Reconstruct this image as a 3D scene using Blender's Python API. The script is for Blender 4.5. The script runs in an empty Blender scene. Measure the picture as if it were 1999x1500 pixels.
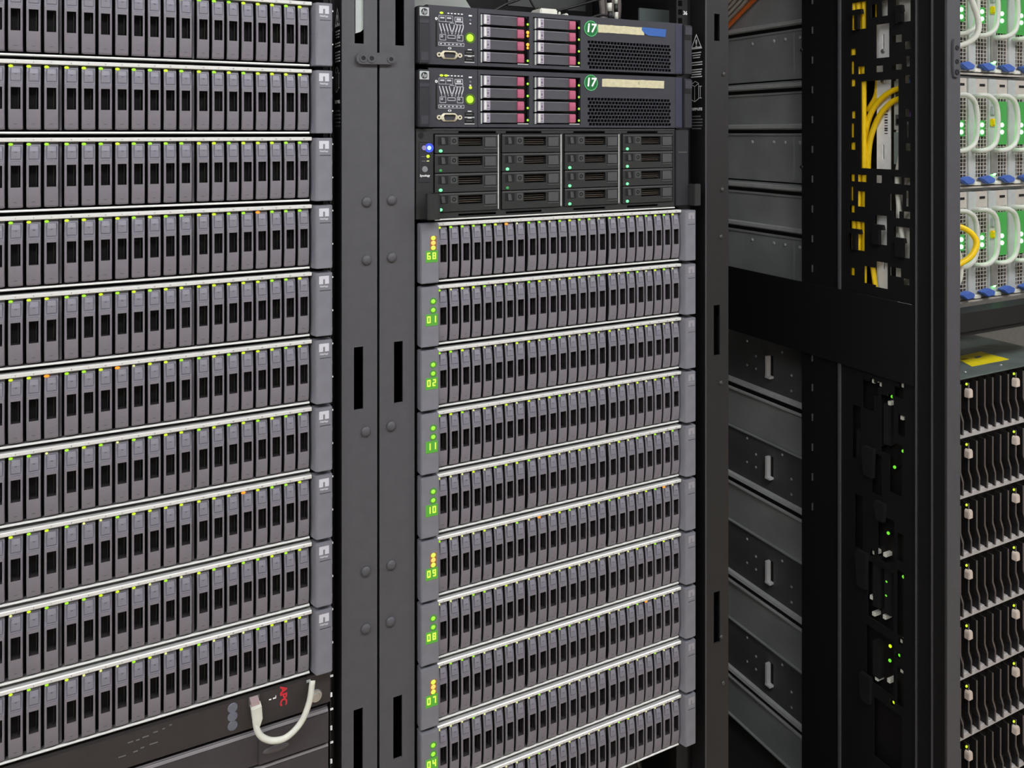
import bpy, bmesh, math, random
from mathutils import Vector
# ---------------------------------------------------------------- camera, light, exposure
random.seed(7)
S = bpy.context.scene
COL = S.collection
PI = math.pi
cam_d = bpy.data.cameras.new('camera')
cam = bpy.data.objects.new('camera', cam_d)
COL.objects.link(cam)
S.camera = cam
cam.location = (0.0, -1.079, 1.5)
cam.rotation_euler = (PI/2, 0, -math.radians(26.87))
cam_d.sensor_fit = 'HORIZONTAL'
cam_d.sensor_width = 36.0
cam_d.lens = 36.0*1593.0/1999.0
cam_d.shift_y = (258.0-750.0)/1999.0
cam_d.clip_start = 0.02
S.view_settings.view_transform = 'Standard'
S.view_settings.look = 'None'
S.view_settings.gamma = 1.0
S.view_settings.use_curve_mapping = False
S.view_settings.exposure = 0.0
LAMP = 13.5                      # brightness of the ceiling panels
W = bpy.data.worlds.new('world')
S.world = W
W.use_nodes = True
W.node_tree.nodes['Background'].inputs[0].default_value = (0.8, 0.85, 0.9, 1)
W.node_tree.nodes['Background'].inputs[1].default_value = 0.15

# ---------------------------------------------------------------- helpers
def lin(c):
    c = c/255.0
    return c/12.92 if c <= .04045 else ((c+.055)/1.055)**2.4
MATS = {}
def mat(name, rgb, rough=.55, metal=0.0, var=.06, scale=60.0, bump=0.0, spec=.5):
    if name in MATS: return MATS[name]
    m = bpy.data.materials.new(name); m.use_nodes = True
    nt = m.node_tree; b = nt.nodes['Principled BSDF']
    c = [lin(x) for x in rgb]
    tc = nt.nodes.new('ShaderNodeTexCoord')
    n = nt.nodes.new('ShaderNodeTexNoise'); n.inputs['Scale'].default_value = scale; n.inputs['Detail'].default_value = 4
    nt.links.new(tc.outputs['Object'], n.inputs['Vector'])
    r = nt.nodes.new('ShaderNodeValToRGB')
    r.color_ramp.elements[0].position = .3; r.color_ramp.elements[1].position = .7
    r.color_ramp.elements[0].color = [x*(1-var) for x in c]+[1]
    r.color_ramp.elements[1].color = [min(1, x*(1+var)) for x in c]+[1]
    nt.links.new(n.outputs['Fac'], r.inputs['Fac'])
    nt.links.new(r.outputs['Color'], b.inputs['Base Color'])
    b.inputs['Roughness'].default_value = rough; b.inputs['Metallic'].default_value = metal
    b.inputs['Specular IOR Level'].default_value = spec
    if bump:
        bp = nt.nodes.new('ShaderNodeBump'); bp.inputs['Strength'].default_value = bump
        bp.inputs['Distance'].default_value = .001
        n2 = nt.nodes.new('ShaderNodeTexNoise'); n2.inputs['Scale'].default_value = 900
        nt.links.new(tc.outputs['Object'], n2.inputs['Vector'])
        nt.links.new(n2.outputs['Fac'], bp.inputs['Height']); nt.links.new(bp.outputs['Normal'], b.inputs['Normal'])
    MATS[name] = m
    return m
def glow(name, rgb, strength, light=False):
    if name in MATS: return MATS[name]
    m = bpy.data.materials.new(name); m.use_nodes = True
    nt = m.node_tree; b = nt.nodes['Principled BSDF']
    b.inputs['Base Color'].default_value = (.05, .05, .05, 1)
    b.inputs['Emission Color'].default_value = [lin(x) for x in rgb]+[1]
    b.inputs['Emission Strength'].default_value = strength
    if not light: m.cycles.emission_sampling = 'NONE'
    MATS[name] = m
    return m

class MB:
    """collects faces in millimetres; build() links ONE mesh object in metres"""
    def __init__(self): self.v = []; self.f = []; self.m = []
    def add(self, vs, fs, m=0):
        o = len(self.v); self.v += vs
        for f in fs: self.f.append([i+o for i in f]); self.m.append(m)
        return self
    def quad(self, p, m=0): return self.add(list(p), [list(range(len(p)))], m)
    def box(self, x0, x1, y0, y1, z0, z1, m=0):
        v = [(x, y, z) for x in (x0, x1) for y in (y0, y1) for z in (z0, z1)]
        return self.add(v, [[0,1,3,2],[4,6,7,5],[0,4,5,1],[2,3,7,6],[0,2,6,4],[1,5,7,3]], m)
    def prism(self, prof, a0, a1, axis, m=0):
        """profile extruded: axis x -> prof is (y,z); y -> (x,z); z -> (x,y)"""
        def P(p, a): return (a, p[0], p[1]) if axis == 'x' else (p[0], a, p[1]) if axis == 'y' else (p[0], p[1], a)
        n = len(prof); v = [P(p, a0) for p in prof]+[P(p, a1) for p in prof]
        f = [[i, (i+1) % n, (i+1) % n+n, i+n] for i in range(n)]+[list(range(n)), list(range(n, 2*n))]
        return self.add(v, f, m)
    def plate(self, u0, u1, w0, w1, holes, t0, t1, axis='y', m=0):
        """flat sheet with rectangular holes cut through; axis y: u=x w=z ; axis x: u=y w=z"""
        us = sorted({u0, u1, *[h[0] for h in holes], *[h[1] for h in holes]})
        ws = sorted({w0, w1, *[h[2] for h in holes], *[h[3] for h in holes]})
        us = [u for u in us if u0 <= u <= u1]; ws = [w for w in ws if w0 <= w <= w1]
        nu, nw = len(us)-1, len(ws)-1
        full = [[True]*nw for _ in range(nu)]
        for i in range(nu):
            cu = (us[i]+us[i+1])/2
            for j in range(nw):
                cw = (ws[j]+ws[j+1])/2
                for h in holes:
                    if h[0] < cu < h[1] and h[2] < cw < h[3]: full[i][j] = False; break
        def P(u, w, t): return (u, t, w) if axis == 'y' else (t, u, w)
        idx = {}
        def V(i, j, t):
            k = (i, j, t)
            if k not in idx:
                idx[k] = len(self.v); self.v.append(P(us[i], ws[j], t0 if t == 0 else t1))
            return idx[k]
        def F(l): self.f.append(l); self.m.append(m)
        for i in range(nu):
            for j in range(nw):
                if not full[i][j]: continue
                for t in (0, 1): F([V(i,j,t), V(i+1,j,t), V(i+1,j+1,t), V(i,j+1,t)])
                for (di, dj, a, b) in ((-1,0,(i,j),(i,j+1)), (1,0,(i+1,j),(i+1,j+1)), (0,-1,(i,j),(i+1,j)), (0,1,(i,j+1),(i+1,j+1))):
                    ii, jj = i+di, j+dj
                    if not (0 <= ii < nu and 0 <= jj < nw and full[ii][jj]):
                        F([V(*a,0), V(*b,0), V(*b,1), V(*a,1)])
        return self
    def cyl(self, c, r, h, axis='y', n=14, m=0, r2=None, rz=None):
        r2 = r if r2 is None else r2; v = []
        for k, (rr, d) in enumerate(((r, 0), (r2, h))):
            for i in range(n):
                a = 2*PI*i/n; p, q = rr*math.cos(a), rr*math.sin(a)*(1 if rz is None else rz/r)
                v.append((c[0]+d, c[1]+p, c[2]+q) if axis == 'x' else (c[0]+p, c[1]+d, c[2]+q) if axis == 'y' else (c[0]+p, c[1]+q, c[2]+d))
        return self.add(v, [[i, (i+1) % n, (i+1) % n+n, i+n] for i in range(n)]+[list(range(n)), list(range(n, 2*n))], m)
    def ring(self, c, ro, ri, y0, y1, n=20, m=0, sz=1.0):
        v = []
        for (rr, y) in ((ro, y0), (ri, y0), (ri, y1), (ro, y1)):
            for i in range(n):
                a = 2*PI*i/n; v.append((c[0]+rr*math.cos(a), y, c[1]+rr*math.sin(a)*sz))
        f = [[k*n+i, k*n+(i+1) % n, ((k+1) % 4)*n+(i+1) % n, ((k+1) % 4)*n+i] for k in range(4) for i in range(n)]
        return self.add(v, f, m)
    def ball(self, c, rx, ry, rz, n=8, k=5, m=0):
        v = [(c[0], c[1], c[2]+rz), (c[0], c[1], c[2]-rz)]
        for j in range(1, k):
            t = PI*j/k
            for i in range(n):
                a = 2*PI*i/n; v.append((c[0]+rx*math.sin(t)*math.cos(a), c[1]+ry*math.sin(t)*math.sin(a), c[2]+rz*math.cos(t)))
        f = []
        R = lambda j, i: 2+(j-1)*n+i % n
        for i in range(n): f.append([0, R(1,i), R(1,i+1)]); f.append([1, R(k-1,i+1), R(k-1,i)])
        for j in range(1, k-1):
            for i in range(n): f.append([R(j,i), R(j+1,i), R(j+1,i+1), R(j,i+1)])
        return self.add(v, f, m)
    def dome(self, c, r, h, axis='y', n=14, m=0):
        """rivet head: axis y points to -y, axis x to -x"""
        v = []; f = []
        lv = [(1, 0), (.95, .35), (.75, .7), (.4, .93)]
        for (a, b) in lv:
            for i in range(n):
                t = 2*PI*i/n; p, q, d = r*a*math.cos(t), r*a*math.sin(t), -h*b
                v.append((c[0]+p, c[1]+d, c[2]+q) if axis == 'y' else (c[0]+d, c[1]+p, c[2]+q))
        for k in range(len(lv)-1):
            for i in range(n): f.append([k*n+i, k*n+(i+1) % n, (k+1)*n+(i+1) % n, (k+1)*n+i])
        f.append([(len(lv)-1)*n+i for i in range(n)]); f.append(list(range(n)))
        return self.add(v, f, m)
    def tube(self, pts, r, n=10, m=0, sub=6):
        P = [Vector(p) for p in pts]
        if sub > 1 and len(P) > 2:
            Q = []
            for i in range(len(P)-1):
                a, b, c, d = P[max(i-1,0)], P[i], P[i+1], P[min(i+2,len(P)-1)]
                for s in range(sub):
                    t = s/sub
                    Q.append(.5*((2*b)+(c-a)*t+(2*a-5*b+4*c-d)*t*t+(3*b-a-3*c+d)*t**3))
            Q.append(P[-1]); P = Q
        v = []; f = []; up = None
        for i, p in enumerate(P):
            d = (P[min(i+1,len(P)-1)]-P[max(i-1,0)]).normalized()
            if up is None: up = d.orthogonal().normalized()
            up = (up-d*up.dot(d)).normalized(); s = d.cross(up)
            for k in range(n):
                a = 2*PI*k/n; q = p+(up*math.cos(a)+s*math.sin(a))*r; v.append(tuple(q))
        for i in range(len(P)-1):
            for k in range(n): f.append([i*n+k, i*n+(k+1) % n, (i+1)*n+(k+1) % n, (i+1)*n+k])
        f.append(list(range(n))); f.append([(len(P)-1)*n+k for k in range(n)])
        return self.add(v, f, m)
    def mesh(self, name, mats, bevel=0.0, smooth=False):
        me = bpy.data.meshes.new(name)
        me.from_pydata([(a*.001, b*.001, c*.001) for a, b, c in self.v], [], self.f)
        for p, k in zip(me.polygons, self.m): p.material_index = k
        bm = bmesh.new(); bm.from_mesh(me)
        bmesh.ops.recalc_face_normals(bm, faces=bm.faces)
        if bevel:
            bmesh.ops.remove_doubles(bm, verts=bm.verts, dist=1e-6)
            ed = [e for e in bm.edges if len(e.link_faces) == 2 and e.calc_face_angle(0) > .5]
            bmesh.ops.bevel(bm, geom=ed, offset=bevel*.001, segments=2, affect='EDGES', clamp_overlap=True)
        bm.to_mesh(me); bm.free()
        for mm in (mats if isinstance(mats, (list, tuple)) else [mats]): me.materials.append(mm)
        if smooth:
            for p in me.polygons: p.use_smooth = True
        return me
    def build(self, name, mats, parent=None, loc=(0,0,0), bevel=0.0, smooth=False):
        return put(name, self.mesh(name, mats, bevel, smooth), parent, loc)
def put(name, me, parent=None, loc=(0,0,0)):
    o = bpy.data.objects.new(name, me); COL.objects.link(o)
    o.location = [c*.001 for c in loc]
    if parent is not None: o.parent = parent
    return o
def thing(name, label, cat, loc=(0,0,0), group=None):
    o = bpy.data.objects.new(name, None); COL.objects.link(o)
    o.empty_display_size = .02
    o.location = [c*.001 for c in loc]; o['label'] = label; o['category'] = cat
    if group: o['group'] = group
    return o
def tag(o, label, cat, group=None):
    o['label'] = label; o['category'] = cat
    if group: o['group'] = group
    return o
def struct(name, mb, m):
    o = mb.build(name, m); o['kind'] = 'structure'; return o
TXT = {}
def text_mesh(name, s, size, m, face='y', shear=0.0, ext=.0001, sx=1.0, bold=0.0):
    """lettering as a flat mesh centred on its middle; face y looks to -y, face x looks to -x; size in mm"""
    k = (s, size, m.name, face, shear, sx, bold)
    if k in TXT: return TXT[k]
    cu = bpy.data.curves.new(name, 'FONT'); cu.body = s; cu.size = size*.001; cu.shear = shear
    cu.align_x = 'CENTER'; cu.align_y = 'CENTER'; cu.extrude = ext; cu.offset = bold*.001; cu.resolution_u = 3
    o = bpy.data.objects.new(name, cu); COL.objects.link(o)
    dg = bpy.context.evaluated_depsgraph_get()
    me = bpy.data.meshes.new_from_object(o.evaluated_get(dg))
    bpy.data.objects.remove(o); bpy.data.curves.remove(cu)
    for v in me.vertices:
        x, y, z = v.co
        x *= sx
        v.co = (x, -z, y) if face == 'y' else (-z, -x, y)
    me.materials.clear(); me.materials.append(m); me.name = name
    TXT[k] = me
    return me

# ---------------------------------------------------------------- materials
M_bezel = mat('grey_bezel_plastic', (122,123,131), .5, bump=.05)
M_seam = mat('grey_seam', (84,83,92), .6)
M_drive = mat('grey_drive_plastic', (123,120,127), .5, bump=.05)
M_drive_top = mat('grey_latch_plastic', (127,126,136), .45)
M_cavity = mat('black_cavity', (10,10,12), .8)
M_inner = mat('dark_carrier_inside', (44,42,42), .6)
M_strip = mat('pale_aluminium', (232,234,230), .35, metal=.25, var=.03)
M_post = mat('charcoal_powder_coat', (79,79,83), .6, bump=.2)
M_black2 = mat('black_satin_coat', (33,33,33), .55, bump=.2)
M_black = mat('black_powder_coat', (22,22,23), .6, bump=.2)
M_blacker = mat('black_rail_paint', (13,13,14), .6)
M_srv = mat('server_dark_grey', (53,55,62), .5, bump=.05)
M_srv_d = mat('server_black_plastic', (38,38,44), .5)
M_white = mat('white_print', (246,248,248), .6, var=.02)
M_greyprint = mat('grey_print', (110,112,112), .6, var=.02)
M_logo = mat('pale_logo_print', (205,206,214), .6, var=.02)
M_darkline = mat('dark_seam', (40,40,46), .7)
M_silver = mat('satin_silver', (205,198,214), .3, metal=.6)
M_steel = mat('bright_steel', (200,200,196), .3, metal=.8)
M_cream = mat('cream_connector', (222,216,190), .4, metal=.2)
M_burg = mat('burgundy_plastic', (178,92,118), .45)
M_tape = mat('masking_tape', (205,200,165), .8, var=.1, scale=200, bump=.3)
M_blue = mat('blue_tape', (50,96,170), .6, var=.12, scale=300)
M_green = mat('green_sticker', (16,108,52), .45)
M_greenring = mat('pale_green_ring', (90,190,120), .45)
M_nas = mat('storage_server_graphite', (40,42,42), .5, bump=.05)
M_nas_l = mat('storage_server_edge', (72,74,74), .45)
M_galv = mat('galvanised_steel', (178,184,184), .5, metal=.12, var=.14, scale=9)
M_galv_d = mat('dark_galvanised_steel', (104,106,108), .5, metal=.15, var=.18, scale=9)
M_galv_l = mat('bright_galvanised_edge', (222,226,226), .4, metal=.12)
M_yellow = mat('yellow_cable_jacket', (252,212,16), .4, var=.04)
M_pale = mat('pale_zinc_plate', (196,204,202), .4, metal=.2)
M_beige = mat('pale_grey_equipment', (232,232,220), .5)
M_greycab = mat('grey_cable_jacket', (215,206,190), .5)
M_orange = mat('orange_fibre_jacket', (250,130,60), .45)
M_whitecab = mat('white_cable_jacket', (214,216,204), .45)
M_blackcab = mat('black_cable_jacket', (30,30,30), .5)
M_blade = mat('blade_silver_grey', (206,212,210), .4, metal=.3)
M_handle = mat('white_plastic_handle', (206,210,200), .4)
M_mesh = mat('mesh_wire_grey', (206,200,190), .5, metal=.2)
M_bluelatch = mat('blue_latch_plastic', (78,110,190), .45)
M_label_y = mat('yellow_label', (236,216,10), .5)
M_encl = mat('enclosure_black', (24,22,22), .5)
M_rib = mat('enclosure_rib_grey', (98,92,88), .45)
M_bar = mat('enclosure_bar_grey', (205,203,203), .4, metal=.15)
M_cap = mat('pale_latch_cap', (222,208,196), .4)
M_plate_top = mat('chassis_lid_zinc', (112,126,122), .35, metal=.4, var=.2, scale=20)
M_red = mat('red_lettering', (205,45,58), .5)
M_disc = mat('grey_blue_disc', (104,108,120), .5)
M_ups = mat('power_unit_black', (50,46,46), .5, bump=.1)
M_ups_d = mat('panel_dark', (60,57,60), .5, bump=.1)
M_floor = mat('floor_tile', (188,172,152), .5, var=.08, scale=4)
M_wall = mat('wall_paint', (206,206,202), .8)
M_ceil = mat('ceiling_tile', (214,214,210), .9)
G_yel = glow('led_yellow_green', (215,250,10), 1.1)
G_grn = glow('led_green', (165,245,15), 1.1)
G_dim = glow('led_dim', (240,246,150), 1.0)
G_org = glow('led_amber', (255,140,10), 1.6)
G_org2 = glow('led_orange', (255,150,30), 2.2, True)
G_halo = glow('green_halo_glow', (70,175,5), .5)
G_light = glow('display_light', (165,255,30), 1.0, True)
G_disp = glow('display_digit', (222,255,70), 1.1, True)
G_dispback = glow('display_backlight', (90,205,0), .55)
G_dispor = glow('display_amber', (255,205,90), 1.2, True)
G_amber_halo = glow('amber_halo_glow', (205,115,25), .5)
G_pwr = glow('power_button_glow', (190,245,10), 1.1, True)
G_blue = glow('led_blue', (110,175,255), 5.0, True)
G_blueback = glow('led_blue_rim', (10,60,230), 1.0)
G_tray = glow('led_mint', (95,255,140), 2.4, True)
G_traydim = glow('led_mint_dim', (40,190,90), .5)
G_blade = glow('led_blade_green', (110,255,120), 13.0, True)
G_port = glow('led_port_green', (110,225,40), 1.0)
G_lamp = glow('ceiling_panel_glow', (251,250,254), LAMP, True)

# ---------------------------------------------------------------- room
FZ = -250.0
struct('floor', MB().box(-3000, 5000, -2900, 2600, FZ-40, FZ), M_floor)
struct('ceiling', MB().box(-3000, 5000, -2900, 2600, 2750, 2790), M_ceil)
struct('wall_back', MB().box(-3000, 5000, 2600, 2640, FZ, 2750), M_wall)
struct('wall_front', MB().box(-3000, 5000, -2940, -2900, FZ, 2750), M_wall)
struct('wall_left', MB().box(-3040, -3000, -2900, 2600, FZ, 2750), M_wall)
struct('wall_right', MB().box(5000, 5040, -2900, 2600, FZ, 2750), M_wall)
for k, (x, w) in enumerate(((-2200, 'far left end of the aisle'), (-700, 'aisle before the left cabinet'), (900, 'aisle before the middle cabinet'), (2500, 'right end of the aisle'))):
    t = thing('ceiling_light', f'flat white ceiling light panel over the {w}', 'light', (x, -1250, 2750))
    MB().plate(-620, 620, -330, 330, [(-590, 590, -300, 300)], -45, 0, 'y').v
    f = MB()
    for (a, b, c, d) in ((-620,620,-330,-300), (-620,620,300,330), (-620,-590,-300,300), (590,620,-300,300)): f.box(a, b, c, d, -40, -1)
    f.build('frame', M_wall, t)
    MB().box(-590, 590, -300, 300, -34, -28).build('diffuser', G_lamp, t)

# ---------------------------------------------------------------- cabinets
def post(name, t, x0, x1, y0, y1, z0, z1, slots, m=M_post):
    """folded sheet upright: slotted front plate with returns"""
    b = MB().plate(x0, x1, z0, z1, slots, y0, y0+3, 'y')
    return b.build(name, m, t)
ZT, ZB = 2200.0, FZ
def rivets(t, spots, y=0.0):
    me = MB().dome((0,0,0), 7.2, 4.2, 'y', 16).mesh('rivet', M_post, smooth=True)
    for (x, z) in spots: put('rivet', me, t, (x, y, z))
def shell(t, x0, x1, left=True, right=True):
    MB().box(x0, x1, 40, 1050, ZT-8, ZT).build('roof_panel', M_black, t)
    MB().box(x0, x1, 1050, 1054, ZB+60, ZT).build('rear_panel', M_black, t)
    if left: MB().box(x0, x0+2, 82, 1050, ZB+60, ZT-8).build('side_panel', M_black, t)
    if right: MB().box(x1-2, x1, 82, 1050, ZB+60, ZT-8).build('side_panel', M_black, t)
    MB().box(x0, x1, 0, 1050, ZB, ZB+60).build('plinth', M_black, t)

def warning_print(t, x, yc, ztop, w):
    """white transfer on the inner face of an upright: triangle, lines of small print, box symbol, maker's word"""
    def tri(a): return [(yc-w*a, ztop-26+1.5*(1-a)*9), (yc+w*a, ztop-26+1.5*(1-a)*9), (yc, ztop-(1-a)*12)]
    b = MB(); o, i = tri(1.0), tri(.72)
    for k in range(3):
        p, q, r, s = o[k], o[(k+1) % 3], i[(k+1) % 3], i[k]
        b.quad([(x-.4, p[0], p[1]), (x-.4, q[0], q[1]), (x-.4, r[0], r[1]), (x-.4, s[0], s[1])])
    b.build('warning_triangle', M_white, t)
    put('exclamation_mark', text_mesh('exclamation_mark', '!', 17, M_white, 'x', sx=1.6, bold=.4), t, (x-.5, yc, ztop-17))
    z = ztop-31.5; b = MB()
    for k, hw in enumerate((.8, .7, .6, 0, 1, 1, 0, .95, .85, .8, .95)):
        if hw: b.box(x-.4, x, yc-w*hw, yc+w*hw, z-1.8, z)
        z -= 4.1
    o = b.build('fine_print', M_white, t); o['kind'] = 'stuff'
    z0 = ztop-116; b = MB()
    def ln(p, q, h=1.0):
        d = Vector((q[0]-p[0], q[1]-p[1])); n = Vector((-d.y, d.x)).normalized()*h*.5
        b.quad([(x-.4, yc+p[0]-n.x, z0+p[1]-n.y), (x-.4, yc+p[0]+n.x, z0+p[1]+n.y), (x-.4, yc+q[0]+n.x, z0+q[1]+n.y), (x-.4, yc+q[0]-n.x, z0+q[1]-n.y)])
    A = [(w*.9,30),(w*.2,35),(-w*.4,31),(w*.3,26)]
    for k in range(4): ln(A[k], A[(k+1) % 4])
    for (p, q) in (((w*.9,30),(w*.9,4)), ((w*.3,26),(w*.3,0)), ((-w*.4,31),(-w*.4,5)), ((w*.9,4),(w*.3,0)), ((w*.3,0),(-w*.4,5)), ((-w*.7,26),(-w*.7,6)), ((-w*.95,26),(-w*.5,26)), ((-w*.95,6),(-w*.5,6))): ln(p, q)
    b.build('tower_symbol', M_white, t)
    put('maker_lettering', text_mesh('maker_lettering', 'TRIPP·LITE', 6.2, M_white, 'x', bold=.25, sx=w/14), t, (x-.5, yc, ztop-129))
    z = ztop-140; b = MB()
    for hw in (.7, 1, 1, 1, .8): b.box(x-.4, x, yc-w*hw, yc+w*hw, z-2.2, z); z -= 5.2
    o = b.build('fine_print', M_greyprint, t); o['kind'] = 'stuff'

# -- left cabinet
L = thing('server_cabinet', 'charcoal server cabinet at the left edge, filled with ten disk shelves', 'cabinet', (0,0,0))
post('upright', L, 291, 340, 0, 80, ZB, ZT, [(308.5, 321.5, 1620, 1720), (307.5, 320.5, 1124, 1209), (307, 320, 630, 719)])
post('upright', L, -279, -230, 0, 80, ZB, ZT, [])
for (a, b) in ((291, 294), (-233, -230), (337, 340), (-279, -276)): MB().box(a, b, 3, 82, ZB, ZT).build('upright_return', M_black, L)  # returns blacker than the charcoal front: shade of the gap put into colour
MB().plate(276, 291, ZB+60, ZT-10, [(281, 288.5, ZB+70+k*44.45+6, ZB+70+k*44.45+15) for k in range(48)], 40, 43, 'y').build('mounting_rail', M_black, L)
b = MB()
MB().box(275.9, 277.6, 4, 12, ZB+60, ZT-10).build('rail_edge', M_blacker, L)
for k in range(30): b.box(276, 280, 2.4, 4, 505+k*44.45, 507+k*44.45); b.box(276, 278.6, 2, 4, 523+k*44.45, 528+k*44.45)
o = b.build('hole_edge_glints', M_white, L); o['kind'] = 'stuff'  # white bars paint the lit edges of the rail's square holes
shell(L, -279, 340)
rivets(L, [(325.3,1405),(325.3,1326),(324,1093),(324,903),(324,825)])
warning_print(L, 291, 22, 1670, 13)
b = MB().prism([(311,1800),(328,1800),(328,1650),(322,1640),(318,1636.5),(311,1634)], 5, 9, 'y')
b.build('pale_bracket', M_pale, L)
# joining bracket between the left and middle cabinets
jb = MB()
pts = [(315+7*math.cos(a)+1, 1599.5+8.2*math.sin(a)) for a in [PI/2+PI*k/8 for k in range(9)]]+[(358+7*math.cos(a), 1600.5+8.2*math.sin(a)) for a in [-PI/2+PI*k/8 for k in range(9)]]
J = thing('joining_bracket', 'small rounded metal bracket with screws joining the two charcoal uprights', 'bracket', (340, 0, 1600))
MB().prism([(p[0]-340, p[1]-1600) for p in pts], -5, -.2, 'y').build('bar', M_post, J, bevel=.8)
for (x, r) in ((-21, 5.5), (-9.5, 5.8), (18, 5.4)):
    b = MB().ring((x, 0), r, r*.55, -6, -4.9, 18); b.cyl((x, -5.4, 0), r*.56, .5, 'y', 12, 1); b.build('screw', [M_post, M_blacker], J)

# -- middle cabinet
C2 = thing('server_cabinet', 'charcoal server cabinet in the middle with mixed servers above grey disk shelves', 'cabinet', (0,0,0))
post('upright', C2, 343.5, 394, 0, 80, ZB, ZT, [(366, 379, 1620, 1720), (364, 377, 1125, 1210), (363, 376, 632, 719)])
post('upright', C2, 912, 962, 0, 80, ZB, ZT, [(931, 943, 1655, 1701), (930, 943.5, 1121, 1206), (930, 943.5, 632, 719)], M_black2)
for (a, b) in ((391, 394), (343.5, 346.5), (959, 962)): MB().box(a, b, 3, 82, ZB, ZT).build('upright_return', M_black, C2)  # black colour carries the shade on these side faces
MB().box(912, 915, 3, 82, ZB, ZT).build('upright_return', M_blacker, C2)  # blackest return: the narrow gap's shade is painted in
MB().box(911.6, 913.2, -.8, .4, ZB, ZT).build('lip_highlight', M_post, C2)  # lighter strip paints the light caught on the upright's left edge
hl = [(878, 887, 560+k*14.8, 569.5+k*14.8) for k in range(90)]
MB().plate(875, 898, ZB+60, ZT-10, hl, 30, 33, 'y').build('mounting_rail', M_black, C2)
MB().plate(395, 398, ZB+60, ZT-10, [], 30, 33, 'y').build('mounting_rail', M_black, C2)
MB().box(395, 398, 33.2, 80, ZB+60, ZT-10).build('rail_return', M_blacker, C2)
MB().box(898, 912, 40, 80, ZB+60, ZT-10).build('rail_filler', M_blacker, C2)
put('unit_number', text_mesh('unit_number', '36', 9, M_white, 'y', bold=.2), C2, (893, 29.6, 1703))
MB().box(889.5, 896.5, 29.2, 30, 1678, 1680).build('unit_mark', M_white, C2)
shell(C2, 343.5, 962)
rivets(C2, [(360.9,1406),(360.9,1327),(360,1094.5),(360,903),(359,825)])
me = MB().dome((0,0,0), 3.8, 3.0, 'y', 12).mesh('small_rivet', mat('worn_rivet', (58,58,56), .4), smooth=True)
for (x, z) in ((951,1599),(948,1402),(945,1322),(945,1073),(946,640),(950,560)): put('small_rivet', me, C2, (x, 0, z))
warning_print(C2, 912, 23, 1668, 15)

# ---------------------------------------------------------------- disk shelves (2U, 24 slim drives)
H2 = 88.9
def drive_mesh():
    """upright drive face: bulging front, window recess, seam round the latch; origin top left"""
    zs = [0, 3, 8, 19.5, 22.6, 26.3, 51.2, 60, 67, 72.5, 74]
    ys = [1, -1.5, -3.0, -4.4, -4.8, -5.0, -5.2, -4.7, -3.9, -2.9, -1.6]
    xs = [0, .5, 2.6, 12.2, 13.9, 14.4]; dx = [1.6, 0, -.2, -.2, 0, 1.6]
    b = MB(); n = len(zs); k = len(xs)
    b.v = [(xs[i], ys[j]+dx[i], -zs[j]-(max(0, 1-abs(xs[i]-7.2)/7.2)*1.6 if j == n-1 else 0)) for j in range(n) for i in range(k)]
    for j in range(n-1):
        for i in range(k-1):
            if i == 2 and j == 5: continue
            b.f.append([j*k+i, j*k+i+1, (j+1)*k+i+1, (j+1)*k+i]); b.m.append(2 if j < 4 else 0)
    c = [5*k+2, 5*k+3, 6*k+3, 6*k+2]; o = len(b.v)
    b.v += [(b.v[q][0], 5.5, b.v[q][2]) for q in c]
    for q in range(4): b.f.append([c[q], c[(q+1) % 4], o+(q+1) % 4, o+q]); b.m.append(3)
    b.f.append([o, o+1, o+2, o+3]); b.m.append(1)
    side = lambda i: [j*k+i for j in range(n)]
    for i in (0, k-1):
        o = len(b.v); b.v += [(xs[i], 13, -z) for z in zs]
        for j in range(n-1): b.f.append([j*k+i, (j+1)*k+i, o+j+1, o+j]); b.m.append(1)
    o = len(b.v); b.v += [(x, 13, 0) for x in xs]+[(x, 13, -74) for x in xs]
    for i in range(k-1):
        b.f.append([i, i+1, o+i+1, o+i]); b.m.append(0)
        b.f.append([(n-1)*k+i, (n-1)*k+i+1, o+k+i+1, o+k+i]); b.m.append(0)
    for z in (19.4, 21.4): b.box(2.3, 12.6, -5.0+(.15 if z < 21 else 0), -4.0, -z-.35, -z, 4)
    b.box(9.4, 10.0, 0.5, 5.5, -50.5, -27, 3)                     # tongue of the spring inside the window
    b.box(5.6, 8.8, -4.1, -2.8, -68.2, -67.7, 4)
    return b.mesh('drive_carrier', [M_drive, M_cavity, M_drive_top, M_inner, M_seam])
ME_drive = drive_mesh()
b = MB().prism([(-2.6,-4.6),(-4.5,-10),(-5.0,-18.6),(0,-18.6),(0,-4.6)], 3.0, 12.2, 'x')
b.box(6.6, 8.8, -5.05, -4.2, -11.5, -11.0, 1)
b.box(2.5, 3.0, -4.6, 0, -19, -4.4, 1); b.box(12.2, 12.7, -4.6, 0, -19, -4.4, 1); b.prism([(-2.4,-4.6),(-2.4,-4.0),(0,-4.0),(0,-4.6)], 5, 12.7, 'x', 1)
ME_latch = b.mesh('latch_button', [M_drive_top, M_seam])
LED = {}
def led(m, rx=2.5, rz=1.7, ry=1.2):
    k = (m.name, rx, rz)
    if k not in LED: LED[k] = MB().ball((0,0,0), rx, ry, rz, 8, 5).mesh('status_led', m, smooth=True)
    return LED[k]
def numbers_mesh(first):
    me = bpy.data.meshes.new('slot_numbers'); bm = bmesh.new()
    for i in range(first, 24):
        t = text_mesh('slot_numbers', str(i), 2.1, M_seam, 'y')
        x = 27.8+17.66*i+2.54*(i//8)+7.3
        n0 = len(bm.verts); bm.from_mesh(t); bm.verts.ensure_lookup_table()
        for v in bm.verts[n0:]: v.co.x += x*.001
    bm.to_mesh(me); bm.free(); me.materials.append(M_seam)
    return me
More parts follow.
